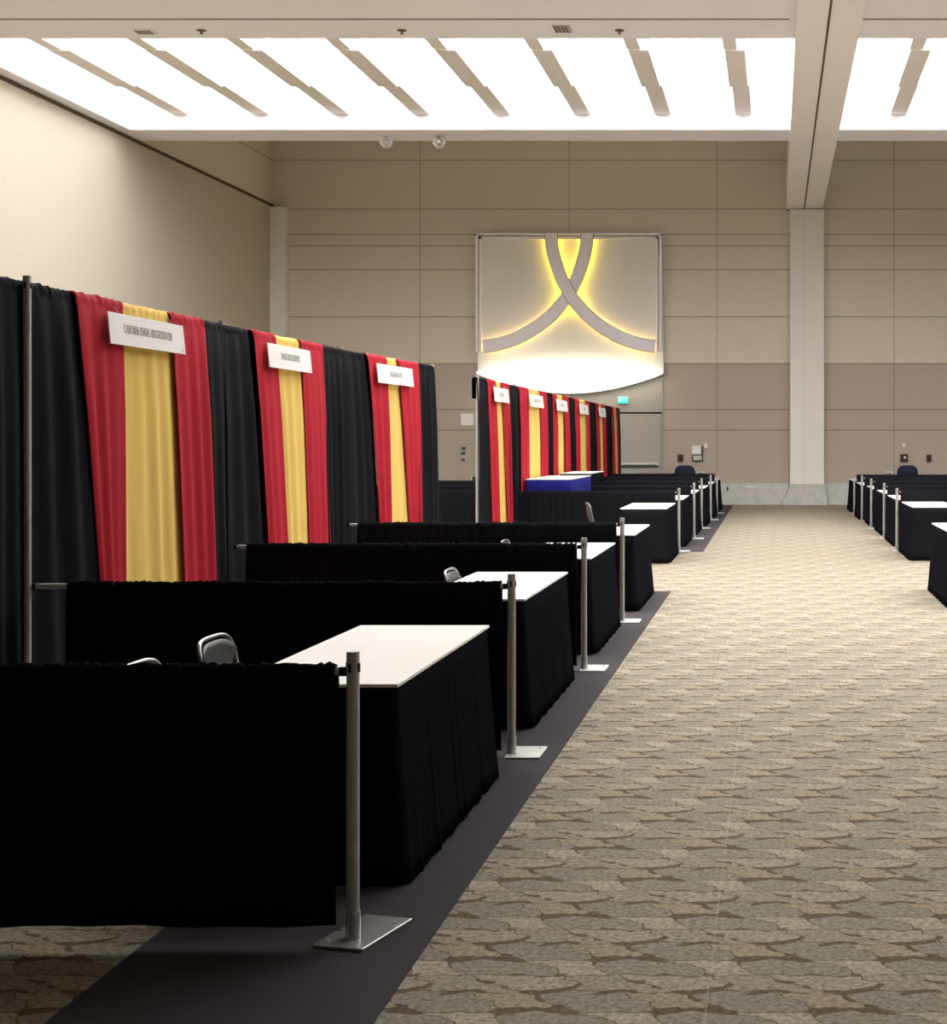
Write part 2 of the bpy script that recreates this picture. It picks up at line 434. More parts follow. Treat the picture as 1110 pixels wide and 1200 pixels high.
# ------------------------------------------------------------------ pipe and drape
def folds(seed, lam=.115):
    r = random.Random(seed)
    ks = [(2*PI/(lam*r.uniform(.75, 1.35)), r.uniform(0, 6.28), r.uniform(.5, 1)) for _ in range(3)]
    ks.append((2*PI/(lam*3.3), r.uniform(0, 6.28), .8))
    tot = sum(k[2] for k in ks)
    def f(s, z):
        v = 0
        for i, (k, p, a) in enumerate(ks):
            v += a*math.sin(k*s+p+.35*math.sin(z*1.3+i*2+p))
        return v/tot
    return f
def drape(name, m, P0, P1, B0, B1, ztop, zbot, normal, seed, label, group, amp=.028, lam=.115, res=.013, off=.0, flare=.0, cat_='drape'):
    """cloth on a rod from P0 to P1 (x,y), hem from B0 to B1, rod pocket folded over the top"""
    P0, P1, B0, B1, N = map(lambda v: Vector((v[0], v[1], 0)), (P0, P1, B0, B1, normal))
    L = (P1-P0).length; nx = max(8, int(L/res)); f = folds(seed, lam); g = folds(seed+99, .03)
    bm = nb(); rows = []
    zs = [ztop-.075-(ztop-.075-zbot)*(k/12.0)**1.0 for k in range(13)][::-1]
    prof = [(z, None) for z in zs]
    top = [(ztop-.055, .028), (ztop-.035, .030), (ztop-.015, .024), (ztop, .010), (ztop, -.010), (ztop-.015, -.024), (ztop-.04, -.030), (ztop-.10, -.030), (ztop-.28, -.028)]
    base = Vector((P0.x, P0.y, 0))
    for z, d in prof+top:
        t = (ztop-z)/(ztop-zbot); row = []
        for i in range(nx+1):
            s = i/nx
            q = P0.lerp(P1, s).lerp(B0.lerp(B1, s), t)
            if d is None:
                a = amp*min(1, .25+(ztop-z)/.9)
                dd = .030+a*(1+f(s*L, z))*.9+flare*t
            else:
                dd = d+(.010*g(s*L, 0)+.004)*(1 if d > 0 else -1)
            zz = z
            if d is not None and abs(d) < .026: zz += .008*g(s*L, 1)+.006*g(s*L*2.3, 3)
            if z <= zbot+1e-6: zz += .012*f(s*L*.4, 0)+.012
            row.append(bm.verts.new(q+N*(dd+off)+Vector((0, 0, zz))-base))
        rows.append(row)
    for A, B in zip(rows[:-1], rows[1:]):
        for i in range(nx): bm.faces.new((A[i], A[i+1], B[i+1], B[i]))
    o = obj(name, bm, m, None, True, loc=(base.x, base.y, 0))
    md = o.modifiers.new('thickness', 'SOLIDIFY'); md.thickness = .003; md.offset = -1
    return tag(o, label, cat_, group)

def make_post(h, label, group, loc, rz=0, plate='steel_white', pw=.20, pl=.33, poff=.06, hooks=()):
    t = thing('upright_post', label, 'post', loc, rz, group)
    b = nb(); tube(b, [(0, 0, .012), (0, 0, h)], .0215, 16); obj('pole', b, 'alu', t, False)
    b = nb(); tube(b, [(0, 0, .012), (0, 0, .10)], .0255, 16); obj('socket', b, 'steel', t)
    b = nb(); box(b, poff-pw/2, poff+pw/2, -.10, pl-.10, 0, .011, .003)
    pl_ = obj('base_plate', b, plate, t)
    for (x, y) in ((poff+.06, pl-.17), (poff-.06, -.06)):
        b = nb(); tube(b, [(x, y, .011), (x, y, .017)], .006, 8); obj('bolt', b, 'bolt', pl_)
    b = nb(); box(b, poff-pw/2+.005, poff-.07, .05, .058, .0105, .0125); obj('slot', b, 'dark', pl_)
    b = nb()
    for zz in (h-.05,):
        for a in range(4):
            c, s_ = math.cos(a*PI/2), math.sin(a*PI/2)
            box(b, c*.0216-.003-.002*abs(s_), c*.0216+.003+.002*abs(s_), s_*.0216-.003-.002*abs(c), s_*.0216+.003+.002*abs(c), zz-.018, zz+.012)
    obj('slots', b, 'dark', t)
    return t

def crossbar(P0, P1, z, label, group):
    a = Vector((P0[0], P0[1], 0)); d = Vector((P1[0]-P0[0], P1[1]-P0[1], 0)); L = d.length; d.normalize()
    t = thing('crossbar', label, 'rail', (a.x, a.y, z), math.atan2(d.y, d.x), group)
    b = nb(); tube(b, [(.045, 0, 0), (L-.045, 0, 0)], .0155, 12); obj('bar', b, 'steel_white', t)
    for x0, x1, x2 in ((.019, .07, .012), (L-.07, L-.019, L-.012)):
        b = nb(); box(b, x0, x1, -.010, .010, -.016, .014, .003); obj('hook', b, 'dark', t)
    return t

RH = .93          # top of the low side drapes
BH = 2.525         # top of the tall back drapes
def side_drape(xa, xb, y, seed, label, group, zbot=.03, gapa=.05, gapb=.055):
    return drape('side_drape', 'black', (xa+gapa, y), (xb-gapb, y), (xa+gapa, y), (xb-gapb+.01, y), RH, zbot, (0, -1), seed, label, group, .018, .10, .014)

nth = ['nearest', 'second', 'third', 'fourth', 'fifth', 'sixth', 'seventh']
# --- left row, near block
LP = [(-1.405, 5.17), (-1.392, 8.22), (-1.385, 11.3), (-1.40, 14.3)]
pl_lab = ['short metal post on galvanised plate at the open end of the nearest black side drape',
          'short metal post on white plate beside the nearest white-topped table, aisle side',
          'short metal post on white plate, third from the camera along the left of the aisle',
          'short metal post, fourth from the camera, last before the gap in the left row']
for k, (x, y) in enumerate(LP):
    make_post(.965, pl_lab[k], 'short posts along the left of the aisle', (x, y, .006), (-.26, 0, 0, 0)[k],
              'steel' if k == 0 else 'steel_white', .185, .34 if k == 0 else .30, .0 if k == 0 else .07)
BL = -3.96
sd_lab = ['nearest low black side drape across the lower left of the view',
          'low black side drape behind the nearest white-topped table',
          'low black side drape behind the second white-topped table from the camera',
          'low black side drape behind the third white-topped table from the camera']
for k, (x, y) in enumerate(LP):
    side_drape(BL, x, y, 20+k, sd_lab[k], 'low side drapes of the near left booths', .055 if k == 0 else .03, .05 if k == 0 else (.22 if k == 1 else .12))
    crossbar((BL, y), (x, y), .905, 'metal rail carrying the %s low side drape of the left row' % nth[k], 'rails of the low side drapes at left')
def bx1(d): return BL-.055 if d < 14.26 else BL-.055+(d-14.26)*.051
def bx2(d): return -3.94
TP = [(8.20, 0), (11.25, 0), (14.26, 0), (17.45, 0)]
tl = ['tall post left of the first red and gold backdrop, at the left edge', 'tall post in the black drape between the first and second signs',
      'tall post in the black drape between the second and third signs', 'tall post ending the near left backdrop']
for k, (d, _) in enumerate(TP):
    make_post(2.55, tl[k], 'tall posts of the left backdrops', (bx1(d)+(.06 if k == 0 else .0), d, 0), 0, 'steel_white', .3, .3, .0)
make_post(2.57, 'tall post at the far left, outside the view beside the nearest side drape', 'tall posts of the left backdrops', (BL, 5.1, 0), 0, 'steel_white', .3, .3, .0)
bl = [(5.10, 8.20), (8.20, 11.25), (11.25, 14.26), (14.26, 17.45)]
bw = ['beside the first booth', 'of the first red and gold booth', 'of the second red and gold booth', 'of the third red and gold booth']
for k, (a, c) in enumerate(bl):
    crossbar((bx1(a), a), (bx1(c), c), BH-.03, 'high rail inside the top of the backdrop %s' % bw[k], 'high rails of the left backdrops')
def panel(xf, m, t0, t1, b0, b1, seed, label, group, off=0, zbot=.02, flare=.02):
    # hem given where it disappears, at z .86: carried on down to the floor
    e = (BH-zbot)/(BH-.86)
    g0 = t0+(b0-t0)*e; g1 = t1+(b1-t1)*e
    nm = {'black_poly': 'black_drape', 'red': 'red_drape', 'gold': 'gold_drape'}[m]
    if m == 'gold': t0 -= .09; g0 -= .09; t1 += .09; g1 += .09
    if m == 'black_poly' and ('before' in label or 'left-edge post and' in label): t1 += .09; g1 += .09
    if m == 'black_poly' and ('after' in label or 'closing' in label): t0 -= .09; g0 -= .09
    amp = .020 if m != 'black_poly' else .028
    return drape(nm, m, (xf(t0), t0), (xf(t1), t1), (xf(t0), g0), (xf(t1), g1), BH, zbot, (1, 0), seed, label, group, amp, .21, .016, off, flare)
G = 'backdrop panels of the near left booths'
PN = [('black_poly', 5.14, 8.24, 5.14, 8.24, 'black backdrop panel left of the tall post at the left edge', 0),
      ('black_poly', 8.20, 8.81, 8.20, 9.05, 'black backdrop panel between the left-edge post and the first red panel', 0),
      ('red', 8.78, 9.42, 9.03, 9.40, 'first red backdrop panel from the left', .022),
      ('gold', 9.38, 10.2, 9.38, 10.36, 'widest gold backdrop panel, under the nearest long sign', .0),
      ('red', 10.17, 10.76, 10.32, 10.88, 'red backdrop panel right of the widest gold panel', .022),
      ('black_poly', 10.73, 11.24, 10.85, 11.25, 'black backdrop panel right after the first red and gold set', 0),
      ('black_poly', 11.18, 11.81, 11.18, 12.08, 'black backdrop panel just before the second red and gold set', -.012),
      ('red', 11.78, 12.32, 12.04, 12.54, 'red backdrop panel left of the second gold panel', .022),
      ('gold', 12.29, 13.0, 12.5, 13.18, 'second gold backdrop panel, under the second sign', 0),
      ('red', 12.97, 13.58, 13.14, 13.74, 'red backdrop panel right of the second gold panel', .022),
      ('black_poly', 13.56, 14.25, 13.66, 14.26, 'black backdrop panel right after the second red and gold set', 0),
      ('black_poly', 14.18, 14.99, 14.18, 15.3, 'black backdrop panel just before the third red and gold set', -.012),
      ('red', 14.96, 15.57, 15.28, 15.66, 'red backdrop panel left of the third gold panel', .022),
      ('gold', 15.54, 15.99, 15.62, 16.36, 'third gold backdrop panel, narrow, under the third sign', 0),
      ('red', 15.97, 16.72, 16.33, 16.76, 'red backdrop panel right of the third gold panel', .022),
      ('black_poly', 16.70, 17.42, 16.74, 17.5, 'black backdrop panel closing the near left row', 0)]
for k, (m, t0, t1, b0, b1, lab, off) in enumerate(PN):
    panel(bx1, m, t0, t1, b0, b1, 40+k, lab, G, off)
# --- left row, far block
P2 = [20.45, 23.5, 26.6, 29.7, 32.7, 35.9, 39.0]
for k, d in enumerate(P2):
    make_post(2.55, ['tall pale post standing at the start of the far left backdrop', 'tall post after the first red set of the far backdrop',
        'tall post after the second red set of the far backdrop', 'tall post after the third red set of the far backdrop',
        'tall post after the fourth red set of the far backdrop', 'tall post after the fifth red set of the far backdrop',
        'tall post ending the far left backdrop'][k], 'tall posts of the far left backdrop', (bx2(d)+(.025 if k == 0 else .0), d, 0), 0, 'steel_white', .3, .3, .0)
    if k: crossbar((bx2(P2[k-1]), P2[k-1]), (bx2(d), d), BH-.03, 'high rail inside the top of the %s set of the far backdrop' % ordw[k-1], 'high rails of the far left backdrop')
G = 'backdrop panels of the far left booths'
sets = [(20.36, 21.0, 21.6, 22.1, 22.7, 23.42), (23.36, 23.62, 24.5, 25.7, 26.47, 26.55), (26.50, 27.2, 27.75, 28.6, 29.25, 29.66), (29.60, 30.25, 30.9, 32.0, 32.6, 32.68),
        (32.60, 33.8, 34.4, 35.0, 35.7, 35.86), (35.8, 37.2, 37.5, 38.1, 38.5, 39.2)]
lean = [(.25, .22, .38, .5), (.0, .0, -.02, .0), (.0, -.1, .0, .5), (0, 0, .1, .2), (.15, .2, .2, .15), (.1, .3, .5, .05)]
for k, (a, r0, g0, g1, r1, c) in enumerate(sets):
    q = lean[k]; o_ = ordw[k]
    if r0-a > .1: panel(bx2, 'black_poly', a, r0+.03, a, r0+.03+q[0]*.66, 70+k*7, 'black panel before the %s red and gold set of the far backdrop' % o_, G, 0)
    panel(bx2, 'red', r0, g0+.03, r0+q[0]*.66, g0+.03+q[1]*.66, 71+k*7, 'left red panel of the %s set of the far backdrop' % o_, G, .022)
    panel(bx2, 'gold', g0, g1+.03, g0+q[1]*.66, g1+.03+q[2]*.66, 72+k*7, 'gold panel of the %s set of the far backdrop' % o_, G)
    panel(bx2, 'red', g1, r1+.03, g1+q[2]*.66, r1+.03+q[3]*.3, 73+k*7, 'right red panel of the %s set of the far backdrop' % o_, G, .022)
    if c-r1 > .1: panel(bx2, 'black_poly', r1, c, r1+q[3]*.2, c, 74+k*7, 'black panel after the %s red and gold set of the far backdrop' % o_, G)
LP2 = [(-1.44, 23.5), (-1.37, 26.6), (-1.39, 29.8), (-1.345, 33.0), (-1.33, 36.2)]
fl = ['first', 'second', 'third', 'fourth', 'last']
for k, (x, y) in enumerate(LP2):
    make_post(.965, '%s short pale post of the far left booths beyond the gap' % fl[k], 'short posts of the far left booths', (x, y, .006), 0, 'steel_white', .185, .30, .07)
    side_drape(-3.94, x, y, 120+k, '%s low black side drape of the far left booths' % fl[k], 'low side drapes of the far left booths')
    crossbar((-3.88, y), (x, y), .905, 'metal rail of the %s low side drape in the far left booths' % fl[k], 'rails of the far left booths')
# rails of the booths that back on to the far left row
for k, y in enumerate((23.6, 26.7, 29.8)):
    side_drape(-6.9, -3.95, y, 130+k, '%s low black drape seen left of the far backdrop post' % fl[k], 'low drapes behind the far backdrop')
    crossbar((-6.9, y), (-3.95, y), .905, 'rail of the %s low drape left of the far backdrop post' % fl[k], 'rails behind the far backdrop')
    make_post(.965, 'short post hidden behind the near backdrop, %s row' % fl[k], 'short posts behind the backdrops', (-6.9, y, 0), PI, 'steel_white', .185, .30, .07)
# --- right row
RP = [(1.885, 23.7), (1.895, 26.6), (1.875, 29.8), (1.85, 32.5), (1.835, 35.3)]
for k, (x, y) in enumerate(RP):
    make_post(.965, '%s short pale post from the camera along the right of the aisle' % fl[k], 'short posts along the right of the aisle', (x, y, .0), PI*0, 'steel_white', .185, .30, .05)
    side_drape(x, 4.4, y, 140+k, '%s low black side drape from the camera on the right of the aisle' % fl[k], 'low side drapes on the right of the aisle', .03, .055, .05)
    crossbar((x, y), (4.4, y), .905, 'metal rail of the %s low side drape on the right' % fl[k], 'rails on the right of the aisle')
    make_post(.965, 'short post at the outer end of the %s right-hand side drape' % fl[k], 'outer short posts at the right', (4.4, y, 0), 0, 'steel_white', .185, .30, .0)

# ------------------------------------------------------------------ floor runners
b = nb(); box(b, -2.09, -1.15, 2.2, 17.3, 0, .006); o = obj('carpet_runner', b, 'runner')
tag(o, 'charcoal grey carpet strip along the front of the near left booths', 'carpet runner', 'carpet runners')
b = nb(); box(b, -2.02, -1.075, 23.55, 41.0, 0, .006); o = obj('carpet_runner', b, 'runner')
tag(o, 'grey carpet strip along the front of the far left booths to the end wall', 'carpet runner', 'carpet runners')

# ------------------------------------------------------------------ draped tables
def table(W, L, H, skirt, label, group, seed=1, name='draped_table', flare=.05, back_open=True):
    t = thing(name, label, 'table', (0, 0, 0), 0, group)
    b = nb(); box(b, -W/2-.004, W/2+.004, -L/2-.004, L/2+.004, H-.014, H, .003)
    obj('tabletop', b, 'vinyl', t)
    # pleated skirt round all four sides
    r = .03; pts = []
    def add(x, y, nx, ny): pts.append((x, y, nx, ny))
    hw, hl = W/2-.006, L/2-.006
    cor = [(hw, -hl, -PI/2), (hw, hl, 0), (-hw, hl, PI/2), (-hw, -hl, PI)]
    step = .012
    for q in range(4):
        x, y, a0 = cor[q]; cx = x-math.copysign(r, x); cy = y-math.copysign(r, y)
        for j in range(6):
            a = a0+PI/2*j/5; add(cx+r*math.cos(a), cy+r*math.sin(a), math.cos(a), math.sin(a))
        x2, y2, a2 = cor[(q+1) % 4]; cx2 = x2-math.copysign(r, x2); cy2 = y2-math.copysign(r, y2)
        a = a0+PI/2
        s0 = (cx+r*math.cos(a), cy+r*math.sin(a)); s1 = (cx2+r*math.cos(a), cy2+r*math.sin(a))
        n = int(math.hypot(s1[0]-s0[0], s1[1]-s0[1])/step)
        for j in range(1, n):
            add(s0[0]+(s1[0]-s0[0])*j/n, s0[1]+(s1[1]-s0[1])*j/n, math.cos(a), math.sin(a))
    f = folds(seed, .06); bm = nb(); rows = []
    nr = 9
    for k in range(nr+1):
        tt = k/nr; z = (H-.012)*(1-tt)+.008*tt; row = []; s = 0
        for i, (x, y, nx, ny) in enumerate(pts):
            if i: s += math.hypot(x-pts[i-1][0], y-pts[i-1][1])
            e = min(1, i/12, (len(pts)-i)/12)
            d = .003+(.004+.012*tt)*(f(s, z)*e+1)*.6+flare*tt**1.3
            row.append(bm.verts.new((x+nx*d, y+ny*d, z+(.012*(1+math.sin(s*23)*e)*.5 if k == nr else 0))))
        rows.append(row)
    n = len(pts)
    for A, B in zip(rows[:-1], rows[1:]):
        for i in range(n):
            j = (i+1) % n
            if back_open and pts[i][2] < -.95 and pts[j][2] < -.95 and abs(pts[i][1]) < hl-.12: continue
            bm.faces.new((A[i], A[j], B[j], B[i]))
    for sx in (-1, 1):
        for sy in (-1, 1):
            q = nb(); tube(q, [(sx*(W/2-.09), sy*(L/2-.2), H-.015), (sx*(W/2-.07), sy*(L/2-.17), 0)], .014, 8); obj('leg', q, 'dgrey', t, True)
    o = obj('skirt', bm, skirt, t, True)
    md = o.modifiers.new('thickness', 'SOLIDIFY'); md.thickness = .003; md.offset = -1
    return t
GL, GR = 'black-skirted tables along the left of the aisle', 'black-skirted tables along the right of the aisle'
proto = table(.635, 1.87, .76, 'skirt', 'nearest black-skirted table with white top, behind the foreground post', GL, 5)
proto.location = (-1.735, 6.76, 0)
spots = [(-1.765, 9.92, 'second white-topped black-skirted table from the camera, left of the aisle'),
         (-1.755, 13.07, 'third white-topped black-skirted table from the camera, left of the aisle'),
         (-1.69, 16.15, 'fourth white-topped black-skirted table, last before the gap on the left'),
         (-1.79, 22.2, 'first black-skirted table beyond the gap, left of the aisle, white top fully seen'),
         (-1.77, 25.5, 'white-topped table behind the first short post of the far left booths'),
         (-1.74, 28.6, 'white-topped table behind the second short post of the far left booths'),
         (-1.70, 31.6, 'white-topped table behind the third short post of the far left booths'),
         (-1.67, 34.85, 'white-topped table behind the fourth short post of the far left booths'),
         (-1.66, 38.0, 'farthest white-topped table of the left row, near the end wall')]
for x, y, lab in spots: dup(proto, (x, y, 0), 0, lab, GL)
spr = [(2.10, 16.5, 'nearest black-skirted table at the right edge of the view'),
       (2.27, 22.7, 'second table from the camera on the right, broad white top before the first short post'),
       (2.27, 25.6, 'white-topped table just behind the first short post on the right'),
       (2.28, 28.5, 'white-topped table just behind the second short post on the right'),
       (2.26, 31.3, 'white-topped table just behind the third short post on the right'),
       (2.19, 34.1, 'white-topped table just behind the fourth short post on the right'),
       (2.19, 37.6, 'farthest white-topped table of the right row, near the end wall')]
for x, y, lab in spr: dup(proto, (x, y, 0), PI, lab, GR)
ct = table(.70, 2.6, 1.10, 'blue', 'high counter table with white top and royal blue skirt', 'high counter tables by the far backdrop', 9, 'counter_table', .02)
ct.location = (-3.47, 25.12, 0)
ct2 = table(.56, 2.0, 1.12, 'skirt', 'high counter table with white top behind the blue-skirted one', 'high counter tables by the far backdrop', 11, 'counter_table', .02)
ct2.location = (-3.50, 28.3, 0)

# ------------------------------------------------------------------ chairs
def make_chair():
    t = thing('stacking_chair', 'left one of two grey chairs, only its curved top rail shows above the nearest drape', 'chair', (0, 0, 0), 0, 'grey chairs in the booths')
    # faces +x ; width along y
    def bp(v, h):      # v -1..1 across, h height : backrest surface point
        return Vector((-.20-.34*max(0, h-.45)-.05*v*v*-1, .225*v, h))
    hwid = .235
    lp = []
    for k in range(41):
        a = PI*k/40
        z = .58+.25*abs(math.sin(a))**.5 if 0 < k < 40 else .58; y = -(.15+.34*(z-.58))*math.copysign(abs(math.cos(a))**.45, math.cos(a))
        lp.append((y, z))
    pts = [(-.17, -.20, .43), (-.18, -.17, .50)]+[(-.18-.28*(z-.5)+.3*(y*y), y, z) for y, z in lp]+[(-.18, .17, .50), (-.17, .20, .43)]
    b = nb(); tube(b, pts, .009, 8); obj('back_frame', b, 'chrome', t, True)
    b = nb(); nx_, nz_ = 14, 12; F = []; Bk = []
    for j in range(nz_+1):
        z = .50+.315*j/nz_; rw = []; rb = []
        for i in range(nx_+1):
            v = -1+2*i/nx_
            hw = .145+.22*max(0, z-.58)
            y = hw*v
            zz = z-.05*v**4*(j/nz_)**2
            x = -.165-.28*(zz-.5)+.3*y*y-.03*math.sin(PI*j/nz_)
            rw.append(b.verts.new((x, y, zz))); rb.append(b.verts.new((x-.014, y, zz)))
        F.append(rw); Bk.append(rb)
    for j in range(nz_):
        for i in range(nx_):
            b.faces.new((F[j][i], F[j][i+1], F[j+1][i+1], F[j+1][i])); b.faces.new((Bk[j][i], Bk[j+1][i], Bk[j+1][i+1], Bk[j][i+1]))
        b.faces.new((F[j][0], F[j+1][0], Bk[j+1][0], Bk[j][0])); b.faces.new((F[j][-1], Bk[j][-1], Bk[j+1][-1], F[j+1][-1]))
    for i in range(nx_):
        b.faces.new((F[0][i], Bk[0][i], Bk[0][i+1], F[0][i+1])); b.faces.new((F[-1][i], F[-1][i+1], Bk[-1][i+1], Bk[-1][i]))
    obj('backrest', b, 'chairgrey', t, True)
    b = nb(); box(b, -.19, .25, -.225, .225, .425, .455, .014)
    obj('seat', b, 'chairgrey', t, True)
    b = nb(); tube(b, [(-.17, -.20, .418), (.22, -.20, .418), (.22, .20, .418), (-.17, .20, .418)], .010, 8, True); obj('seat_frame', b, 'chrome', t, True)
    for sx, sy in ((1, 1), (1, -1), (-1, 1), (-1, -1)):
        b = nb(); tube(b, [(.20 if sx > 0 else -.16, .20*sy, .42), (.23 if sx > 0 else -.24, .225*sy, .004)], .011, 8)
        l = obj('leg', b, 'chrome', t, True)
    return t
ch = make_chair(); ch.location = (-2.15, 5.87, 0)
for x, y, rz, lab in ((-2.15, 6.66, .0, 'right one of two grey chairs, curved backrest showing above the nearest drape'),
                      (-1.87, 10.2, 0, 'grey chair whose rail peeps over the second side drape beside the white table'),
                      (-2.03, 13.2, 0, 'grey chair whose rail just peeps over the third side drape'),
                      (-2.33, 21.5, .25, 'grey chair left of the first table beyond the gap')):
    dup(ch, (x, y, 0), rz, lab)

# upholstered chairs against the end wall
def wall_chair(loc, lab):
    t = thing('upholstered_chair', lab, 'chair', loc, 0, 'navy chairs against the end wall')
    n = 24; out = []
    for k in range(n+1):
        a = PI*k/n; out.append((.27*math.copysign(abs(math.cos(a))**.6, math.cos(a)), .82+.24*math.sin(a)**.7))
    b = nb(); prism(b, [(.24, .45)]+out+[(-.24, .45)], .20, .29)
    bmesh.ops.bevel(b, geom=[e for e in b.edges if abs(e.verts[0].co.y-e.verts[1].co.y) < 1e-6], offset=.02, segments=2, affect='EDGES')
    obj('backrest', b, 'bluechair', t, True)
    b = nb(); box(b, -.26, .26, -.26, .24, .38, .48, .03); obj('seat', b, 'bluechair', t, True)
    for sx in (-1, 1):
        for sy in (-1, 1):
            b = nb(); tube(b, [(.22*sx, .21*sy, .39), (.24*sx, .24*sy, 0)], [.02, .014], 8); obj('leg', b, 'dgrey', t, True)
    return t
wall_chair((-2.33, 40.3, 0), 'navy chair with rounded back behind the far left rails')
wall_chair((3.50, 40.3, 0), 'navy chair with rounded back behind the far right rails')
def side_table(loc, lab):
    t = thing('side_table', lab, 'table', loc, 0, 'small white side tables')
    b = nb(); tube(b, [(0, 0, .875), (0, 0, .90)], .10, 24); obj('tabletop', b, 'white', t)
    b = nb(); tube(b, [(0, 0, .02), (0, 0, .875)], .018, 10); obj('pole', b, 'dgrey', t)
    b = nb(); tube(b, [(0, 0, 0), (0, 0, .02)], .15, 24); obj('base', b, 'dgrey', t)
side_table((-1.90, 40.3, 0), 'small round white table right of the left navy chair')
side_table((3.02, 40.3, 0), 'small round white table left of the right navy chair')

# ------------------------------------------------------------------ booth signs
def text_mesh(txt, size, width=None):
    cu = bpy.data.curves.new('t', 'FONT'); cu.body = txt; cu.size = size; cu.extrude = .0012; cu.align_x = 'CENTER'; cu.align_y = 'CENTER'; cu.offset = size*.012
    o = bpy.data.objects.new('t', cu); C.objects.link(o)
    dg = bpy.context.evaluated_depsgraph_get(); dg.update()
    me = bpy.data.meshes.new_from_object(o.evaluated_get(dg))
    bpy.data.objects.remove(o); bpy.data.curves.remove(cu)
    xs = [v.co.x for v in me.vertices]
    if width:
        s = width/(max(xs)-min(xs)); me.transform(Matrix.Scale(s, 4, (1, 0, 0)))
    return me
def lettering(txt, size, width, m, parent, M4):
    me = text_mesh(txt, size, width); me.transform(M4); me.materials.append(MT[m])
    o = bpy.data.objects.new('lettering', me); C.objects.link(o); o.parent = parent
    return o
def sign(xf, d0, d1, txt, tw, num, label, z0=2.25, z1=2.44, th=.075):
    y = (d0+d1)/2; L = d1-d0; x = xf(y)+.115
    slope = math.atan2(xf(d1)-xf(d0), d1-d0)
    t = thing('booth_sign', label, 'sign', (x, y, z0), -slope, 'white booth name signs')
    t.rotation_euler = (0, -.10, -slope)
    b = nb(); box(b, -.004, .004, -L/2, L/2, 0, z1-z0, .0015); obj('board', b, 'sign', t)
    # text reads from the aisle: +x is towards the reader, reading direction +y
    R = Matrix(((0, 0, 1, .0052), (1, 0, 0, 0), (0, 1, 0, (z1-z0)*.52), (0, 0, 0, 1)))
    lettering(txt, th, tw, 'ink', t, R)
    if num:
        R2 = Matrix(((0, 0, 1, .0052), (1, 0, 0, L*.46), (0, 1, 0, .022), (0, 0, 0, 1)))
        lettering(num, .03, None, 'ink', t, R2)
    for s in (-.35, .35):
        b = nb(); tube(b, [(0, s*L, z1-z0-.01), (-.03, s*L, z1-z0+.05)], .002, 6); obj('hook', b, 'chrome', t)
sign(bx1, 9.10, 10.26, 'CALIFORNIA DENTAL ASSOCIATION CDA', .74, '5', 'longest white booth sign, three-word grey lettering, on the nearest gold panel')
sign(bx1, 11.97, 13.07, 'EAST BAY MEDICAL GROUP INC.', .48, '4', 'white booth sign on the second gold panel')
sign(bx1, 15.1, 16.32, 'WESTERN DENTAL SUPPLY', .44, '3', 'white booth sign on the third gold panel')
for k, (a, c, txt, tw) in enumerate(((21.25, 22.4, 'DENTAL', .38), (24.35, 25.75, 'WESTERN CARE', .62), (27.35, 28.75, 'CARE', .3), (30.6, 32.0, 'HEALTH', .3), (34.0, 35.3, 'LABS', .3))):
    sign(bx2, a, c, txt, tw, None, 'white booth sign on the %s gold panel of the far backdrop' % ordw[k], 2.23, 2.43)

# ------------------------------------------------------------------ things on the end wall and ceiling
def wbox(x0, x1, y0, y1, dep, m, name, parent=None, off=0, bev=.006):
    b = nb(); box(b, wx(x0), wx(x1), WD-dep-off, WD-off, wz(y1), wz(y0), bev)
    return obj(name, b, m, parent)
o = wbox(538.5, 553.5, 484.5, 498.5, .03, 'white', 'wall_plate'); tag(o, 'pale square plate on the brown end wall left of the far backdrop', 'wall plate')
t = thing('wall_phone', 'small black and grey telephone on the end wall below the pale square plate', 'telephone', (wx(542), WD, wz(532)))
def wpart(t, x0, x1, y0, y1, dep, m, name, off=0, bev=.004):
    o = wbox(x0, x1, y0, y1, dep, m, name, t, off, bev)
    for v in o.data.vertices: v.co -= t.location
    return o
wpart(t, 539, 545, 523, 541, .04, 'marble', 'backplate'); wpart(t, 540, 544.5, 523.5, 527.5, .09, 'dgrey', 'earpiece'); wpart(t, 539.5, 544, 529.5, 533, .10, 'dgrey', 'cradle'); wpart(t, 540, 543.5, 537, 540, .09, 'dgrey', 'mouthpiece')
t = thing('power_box', 'black box with a pale edge low on the end wall left of the far post', 'power box', (wx(556), WD, wz(561)))
wpart(t, 552.5, 559, 558.5, 563, .12, 'dgrey', 'housing'); wpart(t, 550.8, 552.5, 557, 563.5, .10, 'white', 'side_plate')
t = thing('exit_sign', 'lit green exit sign above the grey doors', 'exit sign', (wx(730), WD-.02, wz(468.5)))
wpart(t, 724, 736, 464.8, 472.8, .10, 'white', 'housing', .04)
wpart(t, 724.3, 735.7, 465.1, 472.5, .012, 'exit', 'face', .14, .002)
R = Matrix(((1, 0, 0, 0), (0, 0, -1, -.138), (0, 1, 0, 0), (0, 0, 0, 1)))
lettering('EXIT', .13, .2, 'white', t, R)
o = wbox(794, 800, 532.5, 541, .07, 'redbox', 'alarm_box'); tag(o, 'dark red-brown box on the end wall left of the white notice', 'alarm box', 'dark red boxes on the end wall')
t = thing('notice_holder', 'white notice above a framed grey panel on the end wall, left of the column', 'wall panel', (wx(817), WD, wz(531)))
wpart(t, 810.5, 821.5, 522.5, 532.3, .06, 'vinyl', 'notice'); wpart(t, 821.5, 823.8, 523, 532.3, .07, 'dgrey', 'notice_side')
wpart(t, 810.8, 823.8, 532.6, 541, .05, 'dgrey', 'frame'); wpart(t, 812.3, 822.3, 534.0, 539.5, .056, 'marble', 'grey_panel')
